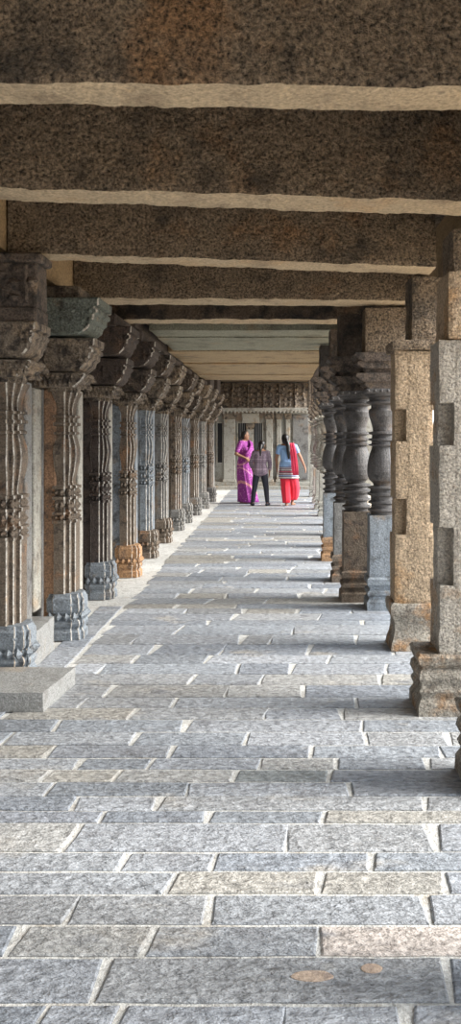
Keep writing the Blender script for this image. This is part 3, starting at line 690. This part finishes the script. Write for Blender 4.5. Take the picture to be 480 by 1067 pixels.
def body(mb, J, k=1.0, look=Vector((0, 1, 0))):
    """J: joint positions. one continuous figure; look = facing direction of the head"""
    P = {n: Vector(v) for n, v in J.items()}
    tb = lambda a, b, r0, r1: mb.tube(P[a], P[b], r0 * k, r1 * k, 14)
    pel, wa, ch, nk = P['pelvis'], P['waist'], P['chest'], P['neck']
    side = (P['shR'] - P['shL']).normalized(); fwd = Vector((-side.y, side.x, 0)).normalized()
    for s_ in (-1, 0, 1):
        mb.tube(pel + side * .065 * s_ * k, wa + side * .05 * s_ * k, .098 * k, .082 * k, 14)
        mb.tube(wa + side * .05 * s_ * k, ch + side * .065 * s_ * k, .082 * k, .092 * k, 14)
    mb.tube(ch - side * .07 * k, nk, .07 * k, .05 * k, 12); mb.tube(ch + side * .07 * k, nk, .07 * k, .05 * k, 12)
    for s_ in (-1, 1): mb.ell(tuple(ch + fwd * .075 * k + side * .065 * s_ * k - Vector((0, 0, .03))), .06 * k, .06 * k, .062 * k)
    tb('neck', 'head', .046, .048)
    mb.tube(nk, P['shL'], .046 * k, .05 * k); mb.tube(nk, P['shR'], .046 * k, .05 * k)
    for q in 'LR':
        tb('sh' + q, 'el' + q, .048, .036); tb('el' + q, 'wr' + q, .036, .023)
        tb('hip' + q, 'kn' + q, .082, .052); tb('kn' + q, 'an' + q, .052, .032)
        mb.tube(P['kn' + q].lerp(P['an' + q], .25) - fwd * .015 * k, P['kn' + q].lerp(P['an' + q], .5) - fwd * .012 * k, .046 * k, .042 * k)
        foot(mb, P['an' + q], J.get('ft' + q, fwd), k)
    h = P['head']; lk = Vector(look).normalized(); r = lk.cross(Vector((0, 0, 1))).normalized()
    mb.ell(tuple(h + Vector((0, 0, .045 * k))), .076 * k, .076 * k, .098 * k)
    mb.ell(tuple(h + lk * .02 * k + Vector((0, 0, .06 * k)) - lk * .03 * k), .078 * k, .078 * k, .082 * k)
    mb.tube(h + lk * .03 * k - Vector((0, 0, .025 * k)), h + lk * .058 * k - Vector((0, 0, .045 * k)), .045 * k, .022 * k)     # jaw and chin
    mb.tube(h + lk * .070 * k + Vector((0, 0, .052 * k)), h + lk * .084 * k + Vector((0, 0, .020 * k)), .009 * k, .013 * k, 8)   # nose
    for s_ in (-1, 1):
        mb.ell(tuple(h + r * .077 * s_ * k + Vector((0, 0, .03 * k))), .012 * k, .012 * k, .026 * k, 8, 6)                         # ears
        mb.tube(h + lk * .066 * k + r * .008 * s_ * k - Vector((0, 0, .012 * k)), h + lk * .060 * k + r * .024 * s_ * k - Vector((0, 0, .010 * k)), .010 * k, .007 * k, 8)  # lips
    return P, lk, r
def eyes(P, lk, r, k, t):
    for s_ in (-1, 1):
        e = MB(); c_ = P['head'] + lk * .068 * k + r * .03 * s_ * k + Vector((0, 0, .052 * k)); e.ell(tuple(c_), .011 * k, .011 * k, .007 * k, 8, 6); e.build('eye', 'eye', t, True)
def folds(rings_def, n=48, amp=.012, nf=11, ph=0):
    """rings_def: (z, cx, cy, rx, ry, fold amount)"""
    R = []
    for z, cx, cy, rx, ry, f in rings_def:
        r_ = []
        for i in range(n):
            a = i * 2 * math.pi / n; d = 1 + f * (math.sin(a * nf + ph + z * 2.2) + .5 * math.sin(a * (nf * 2 - 3) + 1.3 + z))
            r_.append((cx + rx * d * math.cos(a), cy + ry * d * math.sin(a), z))
        R.append(r_)
    return R

# --- woman in purple sari, hand on her hip, turned to the right
k = 1.03
J = dict(pelvis=(0, 0, .90), waist=(0, 0, 1.06), chest=(0, .0, 1.25), neck=(0, -.005, 1.42), head=(0.0, .015, 1.505),
         shL=(-.165, 0, 1.375), shR=(.165, 0, 1.375), elL=(-.25, -.02, 1.10), wrL=(-.20, .13, .92), elR=(.29, -.03, 1.13), wrR=(.165, .16, 1.03),
         hipL=(-.09, 0, .86), hipR=(.09, 0, .86), knL=(-.09, .03, .46), knR=(.09, .02, .46), anL=(-.10, 0, .085), anR=(.09, -.01, .085))
M['sari'] = pattern_mat('purple_printed_sari', (0.31, 0.04, 0.29), (0.62, 0.27, 0.55), 26, .26, [(-.9, .30, .36, (0.72, 0.32, 0.34)), (-.9, .62, .66, (0.62, 0.25, 0.40)), (.8, 1.02, 1.06, (0.70, 0.30, 0.42))])
t = thing('person', 'woman in a purple printed sari, turned right with a hand on her waist', 'person', (X(255, 19.75), 19.75, 0), 'three people standing at the far end', rz=math.radians(-125))
mb = MB(); P, lk, r = body(mb, J, k, Vector((-.49, .88, .0)))
hand(mb, J['wrR'], (-.75, .35, -.5), (-.4, -.8, 0), 1, 1.0, .5); hand(mb, J['wrL'], (.5, .5, -.6), (.6, -.3, .2), -1, 1.0, .5)
o = mb.build('body', 'skin', t, True); remesh(o)
eyes(P, lk, r, k, t)
hb_ = MB(); h = P['head']
hb_.ell(tuple(h + Vector((.012, -.022, .075))), .086, .086, .083); hb_.ell(tuple(h + Vector((0.02, -.035, .03))), .086, .072, .085); hb_.ell(tuple(h + Vector((0.01, -.105, -.005))), .05, .042, .05)
o = hb_.build('hair', 'hair', t, True); remesh(o, .009, 2)
bl = MB()
for s_, q in ((-1, 'L'), (1, 'R')):
    bl.tube(P['sh' + q], Vector(J['sh' + q]).lerp(Vector(J['el' + q]), .72), .064, .056); bl.tube((0, 0, 1.38), P['sh' + q], .062, .062)
for s_ in (-1, 0, 1): bl.tube((.068 * s_, .0, 1.18), (.07 * s_, 0, 1.33), .100, .085, 14)
for s_ in (-1, 1): bl.ell((.068 * s_, .08, 1.22), .075, .07, .075)
o = bl.build('blouse', 'sari', t, True); remesh(o, .010, 3)
sk = MB()
sk.rings(folds([(.035, -.04, .07, .215, .255, .05), (.12, -.035, .06, .205, .24, .05), (.35, -.02, .04, .195, .21, .04), (.60, 0, .02, .195, .19, .03), (.80, 0, 0, .20, .175, .02), (.93, 0, 0, .195, .165, .012), (1.04, 0, 0, .165, .14, .01), (1.12, 0, 0, .160, .13, .01)], 72, nf=13))
sk.build('sari_skirt', 'sari', t, True)
pa = MB()        # pallu: crosses the chest over the left shoulder and hangs down the back
def strip(path, w0, thick=.012, n=9, mb=None, name=None):
    R = []
    for (p_, wv, wd) in path:
        p_ = Vector(p_); wd = Vector(wd).normalized(); 
        top = [p_ + wd * wv * (i / (n - 1) - .5) + Vector((0, 0, 0)) for i in range(n)]
        R.append(top)
    m = mb
    nrm = []
    rings_ = []
    for a_, rr_ in enumerate(R):
        tdir = (R[min(a_ + 1, len(R) - 1)][0] - R[max(a_ - 1, 0)][0]).normalized(); wdir = (rr_[-1] - rr_[0]).normalized(); nn = tdir.cross(wdir).normalized()
        rip = [nn * thick * .9 * math.sin(i * 2.2 + a_ * .3) for i in range(n)]
        rings_.append([tuple(q_ + rp + nn * thick * .5) for q_, rp in zip(rr_, rip)] + [tuple(q_ + rp - nn * thick * .5) for q_, rp in zip(reversed(rr_), reversed(rip))])
    m.rings(rings_)
strip([((.16, .10, 1.02), .22, (.1, .1, 1)), ((.06, .175, 1.12), .22, (.3, 0, 1)), ((-.06, .165, 1.25), .20, (.6, 0, .9)), ((-.13, .07, 1.41), .15, (1, .1, .4)), ((-.14, -.06, 1.42), .15, (1, 0, .2)), ((-.14, -.145, 1.26), .20, (1, 0, 0)), ((-.12, -.165, 1.0), .22, (1, 0, 0)), ((-.10, -.20, .78), .22, (1, .1, 0))], .2, .012, 11, pa)
pa.build('sari_drape', 'sari', t, True)

# --- girl in grey top and black trousers, seen from behind, legs apart
k = .90
GX = X(271, 19.0)
J = dict(pelvis=(0, 0, .80), waist=(0, 0, .93), chest=(.01, 0, 1.075), neck=(.02, 0, 1.215), head=(.035, .01, 1.30),
         shL=(-.13, 0, 1.165), shR=(.165, 0, 1.165), elL=(-.21, .03, .94), wrL=(-.17, .13, .78), elR=(.215, .0, .93), wrR=(.20, .04, .73),
         hipL=(-.075, 0, .76), hipR=(.075, 0, .76), knL=(-.125, .03, .42), knR=(.125, .01, .42), anL=(-.165, 0, .08), anR=(.155, -.02, .08), ftL=(-.25, 1, 0), ftR=(.3, .95, 0))
M['gtop'] = pattern_mat('mauve_grey_patterned_cotton', (0.20, 0.145, 0.19), (0.34, 0.28, 0.32), 45, .30, [(0.0, .80, .815, (.42, .33, .38)), (0, .95, .962, (.12, .08, .12)), (0, 1.02, 1.03, (.38, .30, .34))])
t = thing('person', 'girl seen from behind in a mauve-grey top and black trousers, legs apart', 'person', (GX, 19.0, 0), 'three people standing at the far end')
mb = MB(); P, lk, r = body(mb, J, k, Vector((.35, 1, 0)))
hand(mb, J['wrL'], (.1, .3, -1), (1, .2, 0), -1, .9, .5); hand(mb, J['wrR'], (0, .15, -1), (-1, .2, 0), 1, .9, .5)
o = mb.build('body', 'skin', t, True); remesh(o)
eyes(P, lk, r, k, t)
hb_ = MB(); h = P['head']
hb_.ell(tuple(h + Vector((-.006, -.015, .058))), .078, .080, .082); hb_.ell(tuple(h + Vector((-.01, -.045, .015))), .068, .05, .07)
hb_.tube(h + Vector((-.02, -.10, .02)), h + Vector((-.03, -.125, -.06)), .028, .034); hb_.tube(h + Vector((-.03, -.125, -.06)), h + Vector((-.03, -.115, -.19)), .034, .016)
o = hb_.build('hair', 'hair', t, True); remesh(o, .009, 2)
tp_ = MB()
for s_ in (-1, 0, 1): tp_.tube((.065 * s_, 0, .74), (.05 * s_, 0, .93), .107, .085, 14); tp_.tube((.05 * s_, 0, .93), (.01 + .06 * s_, 0, 1.09), .085, .088, 14)
for q in 'LR':
    tp_.tube((.02, 0, 1.17), P['sh' + q], .055, .056); tp_.tube(P['sh' + q], P['el' + q], .056, .047); tp_.tube(P['el' + q], P['el' + q].lerp(P['wr' + q], .55), .047, .040)
o = tp_.build('top', 'gtop', t, True); remesh(o, .010, 3)
tr = MB()
for s_, q in ((-1, 'L'), (1, 'R')):
    tr.tube((.055 * s_, 0, .80), P['hip' + q], .098, .09, 14); tr.tube(P['hip' + q], P['kn' + q], .088, .062, 14); tr.tube(P['kn' + q], P['an' + q] + Vector((0, 0, .01)), .062, .046, 14)
o = tr.build('trousers', 'trouser', t, True); remesh(o, .010, 3)
for q in 'LR':
    sh = MB(); a_ = P['an' + q]; d_ = Vector(J['ft' + q]).normalized(); g0 = Vector((a_.x, a_.y, .03)) - d_ * .045
    sh.tube(g0 + Vector((0, 0, .004)), g0 + d_ * .19 * .9, .034, .030, 12); sh.tube(a_ + Vector((0, 0, -.02)), g0 + d_ * .06, .036, .034, 12)
    sh.v = [(x, y_, max(z_, .002)) for x, y_, z_ in sh.v]; sh.build('shoe', 'trouser', t, True)

# --- woman in pale blue kameez, red scarf and red salwar, seen from behind
k = 1.0
M['kam'] = pattern_mat('pale_blue_kameez_with_woven_border', (0.28, 0.46, 0.74), (0.36, 0.54, 0.80), 30, .2,
    [(0, .60, .86, (.16, .09, .11)), (0, .615, .635, (.75, .72, .70)), (0, .655, .68, (.30, .42, .62)), (0, .70, .72, (.72, .66, .66)), (0, .745, .765, (.55, .10, .16)), (0, .785, .80, (.72, .70, .70)), (0, .825, .84, (.60, .62, .70))])
t = thing('person', 'woman from behind in pale blue tunic, red scarf and red trousers, plait down her back', 'person', (X(299, 19.0), 19.0, 0), 'three people standing at the far end')
J = dict(pelvis=(0.02, 0, .86), waist=(0.015, 0, 1.02), chest=(.0, 0, 1.19), neck=(-.02, 0, 1.345), head=(-.045, .01, 1.43),
         shL=(-.17, 0, 1.29), shR=(.17, 0, 1.30), elL=(-.235, .04, 1.03), wrL=(-.22, .14, .82), elR=(.29, .02, 1.07), wrR=(.385, .05, .86),
         hipL=(-.07, 0, .82), hipR=(.11, 0, .82), knL=(-.06, .03, .45), knR=(.13, .06, .45), anL=(-.02, -.03, .085), anR=(.12, .16, .10), ftL=(.1, 1, 0), ftR=(.35, 1, 0))
mb = MB(); P, lk, r = body(mb, J, k, Vector((-.2, 1, 0)))
hand(mb, J['wrR'], (.3, .1, -1), (-1, .2, -.2), 1, 1.0, .5); hand(mb, J['wrL'], (.05, .3, -1), (1, .2, 0), -1, 1.0, .5)
o = mb.build('body', 'skin', t, True); remesh(o)
eyes(P, lk, r, k, t)
hb_ = MB(); h = P['head']
hb_.ell(tuple(h + Vector((0, -.018, .065))), .086, .086, .088); hb_.ell(tuple(h + Vector((.005, -.05, .01))), .078, .058, .085)
for a_, b_, r0, r1 in (((.03, -.10, .01), (.06, -.135, -.10), .045, .05), ((.06, -.135, -.10), (.075, -.15, -.24), .05, .045), ((.075, -.15, -.24), (.08, -.15, -.38), .045, .022)): hb_.tube(h + Vector(a_), h + Vector(b_), r0, r1)
o = hb_.build('hair', 'hair', t, True); remesh(o, .009, 2)
km = MB()
for s_ in (-1, 0, 1): km.tube((.015 + .06 * s_, 0, 1.01), (.07 * s_, 0, 1.20), .097, .100, 14)
for q in 'LR':
    km.tube((-.02, 0, 1.29), P['sh' + q], .058, .062); km.tube(P['sh' + q], P['sh' + q].lerp(P['el' + q], .45), .062, .056)
for s_ in (-1, 0, 1): km.tube((.015 + .06 * s_, 0, 1.01), (.02 + .075 * s_, 0, .86), .097, .118, 14)
R_ = folds([(.60, .035, .0, .225, .165, .018), (.70, .03, .0, .215, .160, .015), (.80, .025, 0, .205, .150, .010), (.90, .02, 0, .195, .145, .004), (.98, .015, 0, .170, .125, 0)], 48, nf=9)
km.rings(R_)
o = km.build('tunic', 'kam', t, True); remesh(o, .010, 2)
sv = MB()
sv.rings(folds([(.07, -.02, -.03, .080, .085, .05), (.16, -.015, -.02, .095, .10, .06), (.35, -.025, .0, .11, .12, .05), (.60, -.035, 0, .12, .13, .03), (.80, -.04, 0, .12, .13, 0)], 40, nf=7))
sv.rings(folds([(.12, .125, .13, .085, .085, .05), (.20, .140, .10, .105, .105, .06), (.38, .145, .06, .125, .125, .05), (.60, .115, .02, .125, .13, .03), (.80, .09, 0, .12, .13, 0)], 40, nf=7, ph=1))
sv.build('trousers', 'red', t, True)
sf = MB()
strip([((.10, .12, 1.08), .08, (1, 0, 0)), ((.11, .11, 1.25), .09, (1, 0, 0)), ((.10, .03, 1.375), .10, (1, 0, 0)), ((.10, -.08, 1.36), .11, (1, 0, 0)), ((.125, -.145, 1.22), .13, (1, 0, 0)), ((.15, -.155, 1.02), .14, (1, 0, 0)), ((.165, -.18, .84), .15, (1, 0, 0)), ((.185, -.20, .68), .12, (1, 0, 0))], .12, .014, 9, sf)
sf.build('scarf', 'pinkred', t, True)
